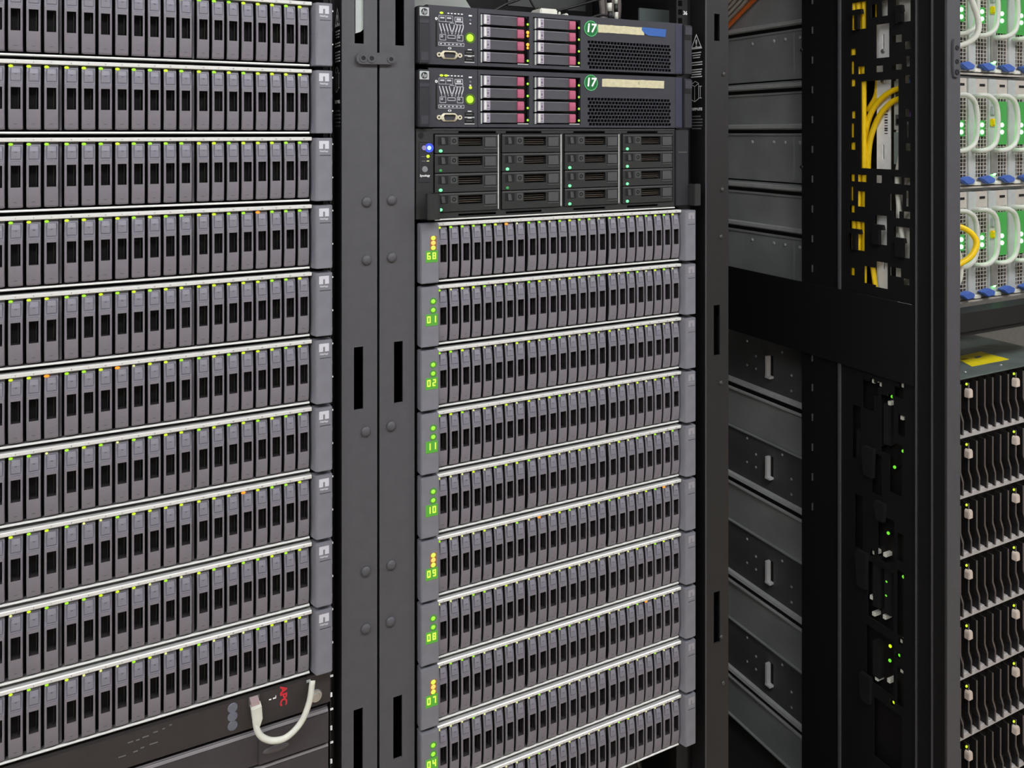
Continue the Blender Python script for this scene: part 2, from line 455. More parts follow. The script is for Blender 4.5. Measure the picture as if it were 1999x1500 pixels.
ME_num = numbers_mesh(0)
def ear_mesh(side=1):
    return MB().prism([(455.8,8),(457,0),(460.5,-10.5),(462.5,-12),(480.6,-12),(482.6,-10),(482.6,8)], -86, -3.2, 'z').mesh('ear_bezel', M_bezel, bevel=.7)
ME_ear = ear_mesh()
b = MB().prism([(-3.8,-1.9),(-4.4,-1.9),(-5.2,-2.6),(-5.2,-6.0),(-4.6,-6.7),(-3.8,-6.7)], 26.5, 456.5, 'x'); b.box(26.5, 456.5, -3.8, 8, -6.7, -2.1, 1)
ME_strip = b.mesh('top_strip', [M_strip, mat('lid_grey', (178,180,178), .4, metal=.15)])
b = MB().prism([(.6,-83.8),(-.6,-83.8),(-1.7,-84.4),(-2.0,-85.2),(-1.5,-86.2),(.6,-86.6)], 26.5, 454.5, 'x'); b.box(26.5, 454.5, .6, 8, -86.5, -84.0, 1)
ME_lip = b.mesh('bottom_lip', [M_strip, MATS['lid_grey']])
ME_chas = MB().box(9, 466, 13.2, 420, -88.2, -.6).mesh('chassis', M_cavity)
ME_div = MB().box(0, 2.4, 1.0, 13, -82, -8).mesh('group_divider', mat('divider_grey', (92,90,96), .5))
b = MB().plate(464.5, 477.5, -17.5, -7.0, [(469.8, 472.2, -17.5, -11.2)], -12.4, -11.9, 'y')
ME_n = b.mesh('logo_block', M_logo)
ME_n2 = MB().plate(466, 478.5, -17.5, -7.0, [(471, 473.4, -17.5, -11.2)], -12.4, -11.9, 'y').mesh('logo_block', mat('grazing_logo_print', (150,148,154), .6))  # greyer copy of the logo: its faintness at grazing light is painted in
ME_line = MB().box(465.5, 480, -12.3, -11.9, -26.3, -25.7).mesh('seam_line', M_darkline)
b = MB().box(0, 27.2, -9, 8, -86.2, -2.2)
ME_sb = b.mesh('status_bezel', M_bezel, bevel=1.2)
def seg7(ch):
    s = {'0':'abcdef','1':'bc','2':'abged','3':'abgcd','4':'fgbc','5':'afgcd','6':'afgedc','7':'abc','8':'abcdefg','9':'abcdfg'}[ch]
    B = {'a':(-1.9,1.9,3.4,4.6),'d':(-1.9,1.9,-4.6,-3.4),'g':(-1.9,1.9,-.6,.6),'f':(-2.6,-1.4,.2,4.4),'b':(1.4,2.6,.2,4.4),'e':(-2.6,-1.4,-4.4,-.2),'c':(1.4,2.6,-4.4,-.2)}
    b = MB()
    for q in s: x0, x1, z0, z1 = B[q]; b.box(x0*.9-(.2 if x1-x0 < 2 else 0), x1*.9+(.2 if x1-x0 < 2 else 0), -.5, .4, z0-.2, z1+.2)
    return b.mesh('digit', G_disp)
ME_halo = MB().ring((0, 0), 5.2, 2.6, -9.35, -8.8, 20).mesh('halo_ring', G_halo)  # glowing ring imitates the green halo round each status light
DIG = {c: seg7(c) for c in '0123456789'}
ORD = ['topmost', 'second', 'third', 'fourth', 'fifth', 'sixth', 'seventh', 'eighth', 'ninth', 'tenth']
def disk_shelf(X0, zt, label, first, amber, group, left, ident, alarm, faint, row):
    t = thing('disk_shelf', label, 'disk shelf', (X0, 0, zt-H2), group)
    O = (0, 0, H2)
    put('chassis', ME_chas, t, O); put('top_strip', ME_strip, t, O); put('bottom_lip', ME_lip, t, O)
    put('slot_numbers', ME_num, t, (0, -5.35, H2-4.5))['kind'] = 'stuff'
    e = put('ear_bezel', ME_ear, t, O)
    put('logo_block', ME_n if left else ME_n2, e); put('seam_line', ME_line, e)
    put('maker_lettering', text_mesh('maker_lettering', 'NetApp', 3.4, M_logo if left else MATS['grazing_logo_print'], 'y', bold=.1), e, (471 if left else 472.2, -12.2, -20.6))
    if not left:
        s = put('status_bezel', ME_sb, t, O)
        if alarm:
            p = MB().box(13.6, 23.0, -9.3, -8.8, -39.5, -19.5).build('amber_halo', G_amber_halo, s)  # glowing patch imitates the orange halo round the alarm lights
            for (v, m) in ((22.5, G_disp), (29.3, G_dispor), (36.2, G_disp)): put('status_light', led(m, 3.6, 3.2, 1.5), s, (18.3, -9.6, -v))
        else:
            for v in (22.3, 34.6):
                q = put('status_light', led(G_light, 3.3, 3.0, 1.5), s, (18.2, -9.3, -v)); put('halo_ring', ME_halo, s, (18.2, 0, -v))
        MB().box(7.0, 25.0, -9.4, -8.8, -56.5, -40).build('display_window', G_dispback, s)
        put('digit', DIG[ident[0]], s, (11.6, -9.8, -47.4)); put('digit', DIG[ident[1]], s, (19.6, -9.8, -47.4))
    for g in (1, 2): put('group_divider', ME_div, t, (27.8+17.66*8*g+2.54*(g-1)-2.6, 0, H2))
    for i in range(first, 24):
        x = 27.8+17.66*i+2.54*(i//8)
        d = put('drive_carrier', ME_drive, t, (x, random.uniform(-.3, .3), H2-7.0))
        put('latch_button', ME_latch, d)
        r = random.random()
        if i+1 in amber: m = led(G_org, 2.9, 1.7)
        elif r < faint: m = led(G_dim, 1.5, 1.3)
        else:
            big = 2.6-.06*row if left else max(1.7, 2.4-.07*row)
            m = led(G_grn if random.random() < .45 else G_yel, big, big*.66)
        put('status_led', m, d, (2.4, -2.1, -2.4))
    return t
for k in range(10):
    am = {3: [21], 5: [8, 12], 7: [20]}.get(k, [])
    w = {3: ', one amber light', 5: ', two amber lights', 7: ', one amber drive'}.get(k, '')
    lab = f'grey disk shelf in the left cabinet, {ORD[k]}{" from the top" if k else " one"}{w}'
    if k == 9: lab = 'lowest grey disk shelf in the left cabinet, just above the white patch cable'
    disk_shelf(-207, 1673-88.75*k, lab, 4, am, 'grey disk shelves in the left cabinet', True, '00', False, [0,0,0,0,.02,.04,.06,.1,.18,.4][k], k)
for k in range(10):
    am = {0: [7], 5: [10, 23], 7: [21]}.get(k, [])
    lab = f'grey disk shelf in the middle cabinet, {ORD[k]} from the top of its stack'
    if k == 0: lab = 'topmost grey disk shelf in the middle cabinet, with an amber status light'
    if k == 5: lab = 'sixth grey disk shelf down in the middle cabinet, amber status light and two amber drives'
    if k == 7: lab = 'eighth grey disk shelf down in the middle cabinet, amber status light'
    if k == 9: lab = 'bottom grey disk shelf in the middle cabinet, left end cut by the frame'
    disk_shelf(400, 1374-88.9*k, lab, 0, am, 'grey disk shelves in the middle cabinet', False,
               ['68','01','02','11','10','09','08','07','04','05'][k], k in (0, 5, 7), .25+.05*k, k)

# ---------------------------------------------------------------- two 2U servers with pink tabbed drives
b = MB().box(0, 45, -2, 12, -14.4, -.6); b.box(0, 45, -2.4, -1.9, -1.6, -.4, 1)
ME_tray = b.mesh('drive_tray', [mat('tray_grey', (76,76,82), .45), mat('tray_edge', (120,120,128), .4)])
b = MB().box(-10.5, 0, -4.5, 10, -14.6, -.3); b.box(-10.2, -6.2, -5.2, -4.4, -14, -.8, 1)
b.box(-6, -1.2, -4.7, -4.3, -4.4, -3.2, 2); b.box(-6, -1.2, -4.7, -4.3, -13, -11.8, 2); b.box(-5.2, -2, -4.7, -4.3, -10, -6, 2)
ME_end = b.mesh('latch_end', [M_silver, M_strip, mat('lavender_grey', (120,112,130), .5)], bevel=.3)  # third slot: lavender-grey bars on the latch face
ME_tab = MB().prism([(-1,-.6),(-4.2,-1.2),(-4.6,-7.5),(-4.2,-13.8),(-1,-14.4)], 45, 56, 'x').mesh('release_tab', M_burg, bevel=.5)
def seg(b, p, q, h, y=None, m=0):
    if y is None: y = -2.6-.002*(len(b.v) % 100)
    d = Vector((q[0]-p[0], q[1]-p[1])); n = Vector((-d.y, d.x)).normalized()*h*.5
    b.quad([(p[0]-n.x, y, -(p[1]-n.y)), (p[0]+n.x, y, -(p[1]+n.y)), (q[0]+n.x, y, -(q[1]+n.y)), (q[0]-n.x, y, -(q[1]-n.y))], m)
def frame(b, u0, u1, v0, v1, h=.7):
    for p, q in (((u0,v0),(u1,v0)), ((u1,v0),(u1,v1)), ((u1,v1),(u0,v1)), ((u0,v1),(u0,v0))): seg(b, p, q, h)
def rack_server(zt, label, amber, tape, warn):
    t = thing('rack_server', label, 'server', (400, 0, zt-H2), None)
    O = (0, 0, H2)
    gr = [(u, u+5.2, -v-4.3, -v) for r, v in enumerate((40.6, 46.2, 51.8, 57.4, 63, 68.6, 74.2, 79.8)) for u in [277.5+(r % 2)*2.6+k*6.1 for k in range(26)]]
    fp = MB().plate(13.8, 461, -87.2, -3.6, [(94, 174.5, -82.4, -10.2), (181, 264.5, -82.4, -10.2)]+gr, -2, 4, 'y').build('faceplate', M_srv, t, O)
    MB().box(16, 466, 12.5, 600, -88, -1.2).build('chassis', M_cavity, t, O)
    MB().box(89.6, 90.4, -2.4, -1.9, -87, -3.8).build('panel_seam', M_cavity, fp)
    MB().box(447, 461, -2.6, -1.9, -86, -5).build('end_panel', mat('blue_black_plastic', (52,54,72), .5), fp)
    # ears
    e = MB().box(-3.5, 13.2, -9, 10, -87.5, -6.5); e = e.build('ear', M_srv_d, t, O, bevel=1.5)
    MB().box(0, 11, -9.5, -8.8, -83, -71).build('ear_clip', M_srv, e); MB().box(-2, 12, -9.6, -8.8, -31, -26).build('ear_ledge', M_srv, e)
    p = MB().box(-2.2, 11.8, -10.2, -8.9, -21, -9).build('logo_plate', M_pale, e, bevel=.4)
    q = MB().cyl((0,0,0), 4.7, -.5, 'y', 18).build('logo_disc', M_srv_d, e, (4.8, -10.2, -15))
    put('logo_lettering', text_mesh('logo_lettering', 'hp', 7.4, M_pale, 'y', shear=.3, bold=.1), e, (4.8, -10.9, -14.9))
    e = MB().box(462, 479, -6, 10, -87.5, -6).build('ear', M_srv_d, t, O, bevel=1.2)
    MB().box(464, 478, -6.8, -5.9, -22, -9).build('ear_badge', M_srv, e); MB().box(463, 476, -6.2, -5.9, -31, -23).build('ear_notch', M_cavity, e)
    # drives
    for cx in (109.0, 198.5):
        sv = MB()
        for k in range(4): sv.box(cx-14.2, cx-12.2, -2.6, 8, -11-18.1*k-16.6, -11-18.1*k-.8)
        sv.build('slot_rail', M_pale, t, O)
        MB().box(cx+46, cx+64, -2.4, -1.9, -82.4, -81.4).build('cage_edge', M_strip, t, O)
        MB().box(cx-15, cx+65.5, 9.5, 12, -83, -10).build('cage_back', M_cavity, t, O)
        for k in range(4):
            d = put('drive_tray', ME_tray, t, (cx, 0, H2-11.6-18.1*k))
            put('latch_end', ME_end, d); put('release_tab', ME_tab, d)
            if cx < 150 and k in amber:
                put('status_led', led(G_org2, 2.6, 2.6, 1.4), d, (63, -2, -4.5)); put('status_led', led(G_org2, 2.0, 2.0, 1.4), d, (63, -2, -9.6))
            else: put('status_led', led(G_grn, 2.0, 1.9), d, (63, -2, -10.5))
    # printed service diagram
    g = MB()
    for (u, v, w, h) in ((29.5,17.6,10.5,8.4), (40,17.6,10.5,8.4)): frame(g, u, u+w, v, v+h, .6); g.box(u+2, u+w-2.2, -2.7, -2.6, -v-4.2, -v-2)
    frame(g, 54, 66, 18.6, 24.6, .8); frame(g, 55, 66.4, 25.4, 29.4, .8); g.box(56.5, 63.5, -2.7, -2.6, -23.4, -20)
    g.box(46, 53, -2.7, -2.6, -28, -27.2)
    for k in range(4):
        u = 30+k*5.0; seg(g, (u,28.8), (u+1.2,33), 1.5); seg(g, (u+1.2,33), (u+3.4,39.5), 1.7); seg(g, (u+1,33), (u+4.2,43.4), .7)
        u = 53+k*4.7; seg(g, (u,29.4), (u-.4,33.6), 1.5); seg(g, (u-.4,33.6), (u-2.8,40), 1.7); seg(g, (u,33), (u-3.4,43.8), .7)
    for u in (31, 57.5): frame(g, u, u+9, 44.4, 52.4, .7); g.ring((u+3, -47.2), 1.7, .8, -2.75, -2.6, 12)
    frame(g, 43, 54.5, 45.2, 49.2, .8)
    frame(g, 29, 68, 55.6, 60, .7)
    for k in range(6): g.box(31+k*6.1, 34.2+k*6.1, -2.7, -2.6, -58.6, -57)
    o = g.build('service_diagram', mat('diagram_print', (196,200,204), .6, var=.02), fp); o['kind'] = 'stuff'
    for k in range(5): MB().box(42.5+k*5.2, 45.4+k*5.2, -2.7, -2.5, -14.6, -13.2).build('icon', M_white, fp)
    for u in ([33.5] if not warn else [33.5, 40.5]): put('status_led', led(G_yel, 3.0, 1.7, .8), fp, (u, -2.3, -13.8))
    MB().ring((25.5, -22.5), 2.0, .9, -2.9, -2.2, 14).build('slot_icon', M_white, fp)
    MB().box(24.6, 27, -2.3, -1.9, -62, -26.5).build('card_slot', M_cavity, fp)
    MB().box(75.6, 80.6, -2.6, -2.1, -16.2, -14.2).build('icon', M_white, fp)
    MB().ball((78, -2, -22), 2, 1.5, 2, 10, 6).build('locator_button', M_disc, fp, smooth=True)
    if warn: put('status_led', led(G_yel, 2.6, 2.2, 1), fp, (78.6, -2, -30))
    MB().ball((78.3, -2, -26.6), 1.6, .6, 1.0, 8, 5).build('icon', M_white, fp)
    pw = MB().cyl((77.8, -2, -47), 5.6, -1.2, 'y', 20, 0, 5.0).build('power_button', G_pwr, fp)
    MB().ring((77.8, -47), 8.2, 5.8, -2.6, -1.9, 22).build('power_rim', mat('green_lit_rim', (78,110,20), .5), fp)
    put('power_symbol', text_mesh('power_symbol', '!', 6, mat('power_print', (240,255,60), .5), 'y'), fp, (77.8, -3.5, -45.6))
    # VGA socket
    vg = MB()
    oc = [(36.5,67.3),(54,67.3),(58,70.6),(58,75.6),(54,79.2),(36.5,79.2),(32.5,75.6),(32.5,70.6)]
    ic = [(38,69.2),(53,69.2),(55,71.2),(54,76),(52.5,77.4),(38.5,77.4),(37,76),(36,71.2)]
    for k in range(8):
        p, q, r, s = oc[k], oc[(k+1) % 8], ic[(k+1) % 8], ic[k]
        vg.quad([(p[0],-3.2,-p[1]), (q[0],-3.2,-q[1]), (r[0],-5,-r[1]), (s[0],-5,-s[1])]); vg.quad([(r[0],-5,-r[1]), (s[0],-5,-s[1]), (s[0],0,-s[1]), (r[0],0,-r[1])])
        vg.quad([(p[0],-3.2,-p[1]), (q[0],-3.2,-q[1]), (q[0],-1.9,-q[1]), (p[0],-1.9,-p[1])])
    vg.add([(u, -1.5, -v) for u, v in ic], [list(range(8))], 1)
    vo = vg.build('video_port', [M_cream, M_galv_d], fp)
    for u in (29.5, 61.5): MB().ring((u, -73.3), 3.4, 1.6, -3.8, -1.9, 12).build('jack_post', M_cream, vo)
    MB().ring((46, -63.6), 2.6, 1.6, -2.8, -2.1, 14, 0, .6).build('icon', M_white, fp)
    for v in (65.8, 75.4):
        u = MB().box(69.5, 84, -2.5, -1.9, -v-6.3, -v).build('usb_port', M_cavity, fp)
        MB().box(71.5, 81, -2.8, -2.3, -v-3.2, -v-2.2).build('tongue', M_galv_d, u); MB().box(69, 84.5, -3.0, -2.2, -v-7.6, -v-6.4).build('port_edge', M_pale, u)
        MB().box(74, 80, -2.7, -2.2, -v+1, -v+2.2).build('icon', M_white, fp)
    # number sticker and tape
    sv = 22 if not warn else 17.5
    s = MB().cyl((283, -2, -sv), 12.6, -.6, 'y', 28).build('sticker', M_green, fp)
    MB().ring((283, -sv), 12.4, 11.2, -2.9, -2.5, 28).build('sticker_rim', M_greenring, s)
    put('sticker_number', text_mesh('sticker_number', '17', 18.5, M_white, 'y', shear=.12, bold=.55), s, (282.5, -2.9, -sv+.3))
    tv = tape
    n = 14; x0, x1 = (296, 384) if not warn else (304, 424)
    prof = [(x0+(x1-x0)*i/n, -tv+random.uniform(-.25,.25)) for i in range(n+1)]+[(x1+(0 if not warn else -.5)-(x1-x0)*i/n, -tv-12.5+random.uniform(-.25,.25)) for i in range(n+1)]
    tp = MB().prism(prof, -2.7, -2.05, 'y').build('tape_strip', M_tape, fp)
    if not warn:
        MB().prism([(380,-tv+.3),(428,-tv-.5),(426,-tv-13.2),(392,-tv-12.6),(384,-tv-9),(379,-tv-4)], -2.95, -2.4, 'y').build('blue_tape_end', M_blue, fp)
    else:
        put('ink_mark', text_mesh('ink_mark', 'K', 7, mat('faded_ink', (150,148,128), .7), 'y'), tp, (374, -2.8, -tv-5.5))
    return t
rack_server(1683, 'upper black rack server, two amber drive lights and blue tape on its label', (1, 2), 14.5, False)
rack_server(1594.2, 'lower black rack server with pink drive tabs, all its drive lights green', (), 10.5, True)

# ---------------------------------------------------------------- sixteen-bay storage server
def storage_server():
    Hs = 132.0
    t = thing('storage_server', 'black sixteen-bay storage server with a glowing blue power light', 'server', (400, 0, 1505.3-Hs))
    O = (0, 0, Hs)
    cols = [(23, 121.6), (128.6, 227.6), (235.4, 333.4), (342, 441.5)]
    slots = [(a, a+w, -z-3.2, -z) for (a, w) in ((60, 60), (136, 60), (252, 58), (352, 60)) for z in (3.8, 122.5)]
    fp = MB().plate(-3.8, 446, -127.5, -.4, [(c[0]-1.5, c[1]+1.5, -119.5, -7.5) for c in cols]+slots, -1, 5, 'y').build('faceplate', M_nas, t, O)
    MB().box(8, 466, 14, 600, -131, -.6).build('chassis', M_cavity, t, O)
    MB().box(20, 446, -2.0, 5, -1.6, -.3).build('top_edge', M_nas_l, fp); MB().box(24, 446, -2.0, 5, -130.3, -128.4).build('bottom_edge', M_strip, fp)
    for u in (125.0, 231.5, 337.5):
        MB().box(u-2.6, u-1.2, -2.2, 0, -118, -9).build('column_trim', M_strip, fp)
    b = MB().plate(0, 98, -27.2, -.8, [(36, 74, -17.5, -4.5)], -3, 10, 'y')
    b.box(0, 98, -3.6, -2.9, -3.2, -.9, 1); b.prism([(76,-21.8),(96,-21.8),(97,-20.4),(76,-20.4)], -3.8, -2.9, 'y', 1)
    ME_t = b.mesh('drive_tray', [M_nas, M_nas_l])
    v = MB().box(36, 74, 6, 9.5, -17.5, -4.5)
    for z in (8.2, 11.4, 14.2): v.box(37, 73, 1.5, 6, -z-.8, -z, 1)
    ME_v = v.mesh('vent', [M_cavity, mat('vent_rib', (84,76,66), .5)])
    b = MB().box(5, 20, -3.4, -2.9, -15.5, -4.2, 1); b.prism([(9,-4.8),(14,-5.4),(15.5,-14.5),(10,-14.8)], -4.4, -3.3, 'y', 0)
    ME_l = b.mesh('latch', [M_nas_l, M_cavity])
    b = MB().box(24, 34, -3.3, -2.9, -15, -4.5, 0); b.ring((29, -9.8), 3.2, 1.6, -3.7, -3.2, 10, 1)
    ME_k = b.mesh('lock', [M_nas_l, M_cavity])
    ME_h = MB().box(77, 95.5, -4.0, -2.9, -19, -4.4).mesh('pull_tab', mat('tray_tab', (72,74,76), .5), bevel=.8)
    on = [(1,1,1,1), (0,1,2,0), (0,1,1,1), (1,1,1,1)]
    for c, col in enumerate(cols):
        for r in range(4):
            d = put('drive_tray', ME_t, t, (col[0]+.4, 0, Hs-8-27.8*r))
            put('vent', ME_v, d); put('latch', ME_l, d); put('lock', ME_k, d); put('pull_tab', ME_h, d)
            if c == 0 and r == 1: put('status_led', led(G_traydim, 2.6, 2.0), d, (8.5, -3.2, -24))
            elif on[c][r]: put('status_led', led(G_tray if on[c][r] == 1 else G_traydim, 2.8, 2.2), d, (8.5, -3.4, -24))
    cp = MB().box(0, 17, -1.8, -.9, -76, -20).build('control_panel', M_srv_d, fp, bevel=.4)
    MB().cyl((3, -1, -10), 4.2, -.5, 'y', 16).build('screw_hole', M_cavity, fp)
    MB().box(1, 14, -2.2, -1.7, -18.6, -17.8).build('trim_line', M_nas_l, fp)
    MB().cyl((7.5, -1.6, -27.5), 3.6, -1.2, 'y', 16, 0, 3.2).build('power_button', mat('lilac_button', (150,140,185), .4), cp)
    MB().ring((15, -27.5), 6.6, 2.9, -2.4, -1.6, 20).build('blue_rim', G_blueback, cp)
    put('status_led', led(G_blue, 3.0, 3.0, 1.8), cp, (15, -2.2, -27.5))
    put('status_led', led(G_yel, 2.6, 2.4, 1.2), cp, (13.4, -1.8, -39.5)); MB().box(3.5, 9, -2.1, -1.7, -40.1, -39.1).build('icon', M_greyprint, cp)
    MB().box(11.4, 15, -2.2, -1.7, -46.6, -45.4).build('status_led', G_dim, cp); MB().box(4, 9.5, -2.1, -1.7, -46.5, -45.6).build('icon', M_greyprint, cp)
    MB().cyl((8.6, -1.6, -57.5), 4.6, -1.2, 'y', 8, 0, 4.2).build('mute_button', mat('grey_button', (130,134,138), .4), cp)
    put('maker_lettering', text_mesh('maker_lettering', 'Synology', 4.2, M_white, 'y', bold=.1), cp, (8.6, -2.1, -66.5))
    # pull handles
    for (u0, u1, um) in ((3, 24, 24), (489, 466, 466)):
        s = 1 if u1 > u0 else -1
        h = MB().prism([(um, 3), (um, -22), (um-s*4, -25), (um-s*16, -25), (um-s*19, -22), (um-s*19, -12), (um-s*15.5, -12), (um-s*15.5, -20), (um-s*5, -20), (um-s*5, 3)], -127, -91, 'z')
        if s < 0: h = MB().prism([(446, 6), (446, 0), (474, 0), (476, -16), (489, -16), (489, -4), (485, -4), (485, -11), (479, -11), (477, 6)], -127, -91, 'z')
        h.build('pull_handle', M_nas, t, O, bevel=.8)
    e = MB().box(447, 474, -3, 8, -127, -2).build('ear', M_srv_d, t, O, bevel=1); MB().box(452, 470, -4, -2.9, -40, -37.5).build('ear_clip', M_nas_l, e)
    return t
storage_server()

# ---------------------------------------------------------------- below the left stack: power unit, cable, panels
zq = 1673-88.75*10-1.5
U = thing('power_transfer_unit', 'black one-unit power transfer switch with red lettering under the left shelves', 'power unit', (-207, 0, zq-44))
O = (0, 0, 44)
MB().box(0, 450, -4, 300, -42.6, -1).build('front_body', M_ups, U, O, bevel=.6)
e = MB().box(450.5, 482, 0, 8, -42.6, -1).build('ear', M_ups, U, O)
b = MB().cyl((463, 0, -29), 8.4, -2.0, 'y', 16, 0, 7.6); b.cyl((463, -2, -29), 5.5, -1.6, 'y', 16, 0, 4.5); b.build('screw', M_steel, U, O)
MB().box(450, 456, -1, .2, -8, -5).build('ear_mark', M_pale, U, O)
for k, v in enumerate((9.0, 20.0, 31.5)): MB().cyl((357.5, -4, -v), 6.2, -.8, 'y', 18, 0, 5.6).build('button', M_disc, U, O)
put('maker_lettering', text_mesh('maker_lettering', 'APC', 12, M_red, 'y', bold=.5, sx=1.1), U, (420, -4.6, 44-13)).rotation_euler = (0, PI/2, 0)
b = MB().box(402, 405, -4.4, -3.9, -13.5, -12.2).build('port_mark', M_white, U, O); MB().box(407, 410.5, -4.4, -3.9, -13.5, -12).build('port_mark', M_white, U, O); MB().box(410.2, 411, -4.4, -3.9, -13.5, -10).build('port_mark', M_white, U, O)
MB().box(377, 390, -4.6, 6, -14, -2).build('cable_socket', M_galv_d, U, O)
MB().ring((196, -38), 5.2, 3.6, -4.5, -3.9, 18).build('dial_mark', M_greyprint, U, O)
b = MB()
for k, (u, v, w) in enumerate(((238,12,6),(247,12,4),(254,11,7),(266,9,5),(276,8,3),(228,26,8),(244,25,5),(252,23,4),(262,22,9),(284,6,3))): b.box(u, u+w, -4.3, -3.9, -v-1.2, -v)
b.build('fine_print', M_greyprint, U, O)['kind'] = 'stuff'
c = MB().tube([(176,-16,zq-24), (178,-19,zq-36), (184,-21,zq-46), (197,-22,zq-54), (214,-22,zq-55), (232,-21,zq-43), (243,-19,zq-22), (247,-17,zq-2), (248,-15.2,zq+2.5)], 3.9, 10)
K = thing('patch_cable', 'white network patch cable looping down from the power unit to the shelf above', 'cable', (176, -16, zq-24))
o = MB(); o.v = [(x-176, y+16, z-zq+24) for x, y, z in c.v]; o.f = c.f; o.m = c.m
o.build('jacket', M_whitecab, K, smooth=True)
MB().prism([(-6.5, 13), (6.2, 14), (7.5, -3), (4, -13), (-2.5, -13), (-4.5, -4)], -5, 7.5, 'y').build('boot', M_whitecab, K, (1, 0, 4), bevel=1.0)
MB().box(-5, 5, -1, 11.5, 17.6, 22).build('plug', mat('clear_plug', (170,150,150), .3), K)
for k, (lab, zt) in enumerate((('dark grey blank equipment panel directly below the black power unit', zq-46.5), ('lowest dark grey equipment panel at the bottom left corner', zq-92.5))):
    t = thing('equipment_panel', lab, 'panel', (-207, 0, zt-44)); O = (0, 0, 44)
    MB().prism([(-6,-2.5), (-4,-.5), (300,-.5), (300,-43), (-6,-43)], 0, 478, 'x').build('front_body', M_ups_d, t, O)
    MB().prism([(-6.8,-3.6), (-5,-1.2), (-3,-.3), (-2,-.3), (-6,-3.8)], 0, 478, 'x').build('top_edge', mat('panel_edge', (120,116,118), .4), t, O)
    if k == 0:
        MB().box(388, 478, -9, -5.8, -43, -3.4).build('raised_cover', M_ups_d, t, O, bevel=1)
        MB().ball((410, -8, -28), 18, 3, 5, 14, 8).build('recessed_grip', mat('grip_grey', (96,92,96), .45), t, O, smooth=True)
tag(MB().plate(-207, 275, 300, zq-140, [], 20, 24, 'y').build('blank_panel', M_black), 'plain black blanking plate filling the bottom of the left cabinet', 'panel')

# ---------------------------------------------------------------- inside the middle cabinet, above the servers
ztop = 1679.5
tag(MB().prism([(396,ztop),(508,ztop),(492,1702),(492,1860),(396,1860)], 50, 54, 'y').build('sheet_bracket', mat('dull_zinc', (150,156,150), .5, var=.15, scale=12)), 'dull grey sheet metal bracket above the top rack server', 'bracket')
for k, (lab, pts) in enumerate((
    ('thin black cable rising right over the top rack server', [(545,90,1684),(585,100,1706),(622,110,1722),(660,120,1760)]),
    ('thin black cable sagging towards the white plug above the servers', [(625,110,1740),(645,110,1706),(668,105,1690),(705,100,1684)]),
    ('thin black cable crossing behind the white plugs above the servers', [(640,130,1685),(690,140,1704),(730,130,1716),(790,130,1735)]),
    ('black cable arching left of the grey cable bundle', [(730,120,1683),(775,115,1703),(815,110,1697),(845,105,1684)]))):
    tag(MB().tube(pts, 2.2, 8).build('black_cable', M_blackcab, smooth=True), lab, 'cable')
t = thing('power_plug', 'flat white plug lying above the left drive cage of the top server', 'plug', (628, 60, 1679))
MB().box(0, 32, 0, 34, 3, 19).build('body', M_beige, t, bevel=2); MB().tube([(34,12,9),(44,18,12),(58,40,20)], 2.4, 8).build('lead', M_beige, t, smooth=True)
tag(MB().prism([(690,1679),(704,1679),(700,1696),(693,1699)], 90, 110, 'y').build('cable_clip', M_beige, bevel=2), 'small white cable clip above the second drive cage', 'clip')
b = MB()
for k in range(12):
    z = 1675+k*14; b.tube([(768-k*.9, 70, z), (768-k*.9-.4, 70, z+14)], 4.2, 10, k % 2)
    b.tube([(783-k*.6, 74, z), (783-k*.6-.3, 74, z+14)], 3.4, 10, (k+1) % 2)
tag(b.build('braided_cable', [M_whitecab, M_blackcab], smooth=True), 'black and white flecked cable pair behind the green sticker', 'cable')
for k in range(4):
    tag(MB().tube([(806+k*11,150+k*6,1670),(804+k*11.5,150,1720),(796+k*12,150,1790),(800+k*10,160,1900)], 5.6, 8).build('grey_cable', mat('bundle_grey', (118,112,108), .5), smooth=True),
        f'{["leftmost","second","third","rightmost"][k]} grey cable of the bundle above the top server', 'cable', 'grey cables above the servers')
tag(MB().box(350, 955, 420, 424, 1640, 1900).build('cable_tray', M_black), 'dark tray panel at the back of the middle cabinet top', 'panel')
tag(MB().box(862, 935, 118, 122, 1650, 1722).build('cover_plate', mat('greenish_zinc', (96,106,104), .5)), 'grey green metal plate beside the rail with square holes', 'plate')
tag(MB().box(640, 800, 200, 206, 1722, 1745).build('cable_bar', mat('bar_grey', (70,72,72), .5)), 'dark grey horizontal bar behind the thin black cables', 'bar')

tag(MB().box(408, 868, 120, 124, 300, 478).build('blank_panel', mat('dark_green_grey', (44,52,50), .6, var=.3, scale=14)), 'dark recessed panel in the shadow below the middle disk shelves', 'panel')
tag(MB().tube([(700,60,300),(720,52,410),(760,50,452),(810,52,440),(840,60,300)], 4.0, 8).build('black_cable', M_blackcab, smooth=True), 'black cable loop hanging below the middle disk shelves', 'cable')
# ---------------------------------------------------------------- third cabinet: open frame, its right side seen from inside
C3 = thing('server_cabinet', 'open empty black cabinet between the middle cabinet and the green lit rack', 'cabinet', (0,0,0))
XS = 1530.0
MB().box(965, 1534, 40, 1050, ZT-8, ZT).build('roof_panel', M_black, C3)
MB().box(965, 1534, 1050, 1054, ZB+60, ZT).build('rear_panel', M_black, C3)
MB().box(965, 1534, 0, 1050, ZB, ZB+60).build('plinth', M_black, C3)
MB().prism([(XS+3,-2), (XS,0), (XS,24), (XS-3,25), (XS-3,27), (XS+1,28), (XS+1,60), (XS-3,61), (XS-3,64), (XS+4,64), (XS+4,-2)], ZB+60, ZT-8, 'z').build('front_upright', M_blacker, C3)
b = MB().plate(264, 377, ZB+60, ZT-8, [(343, 348, 600+k*71.5-8, 600+k*71.5+8) for k in range(18)], XS, XS+4, 'x')
b.build('side_rail', M_blacker, C3)
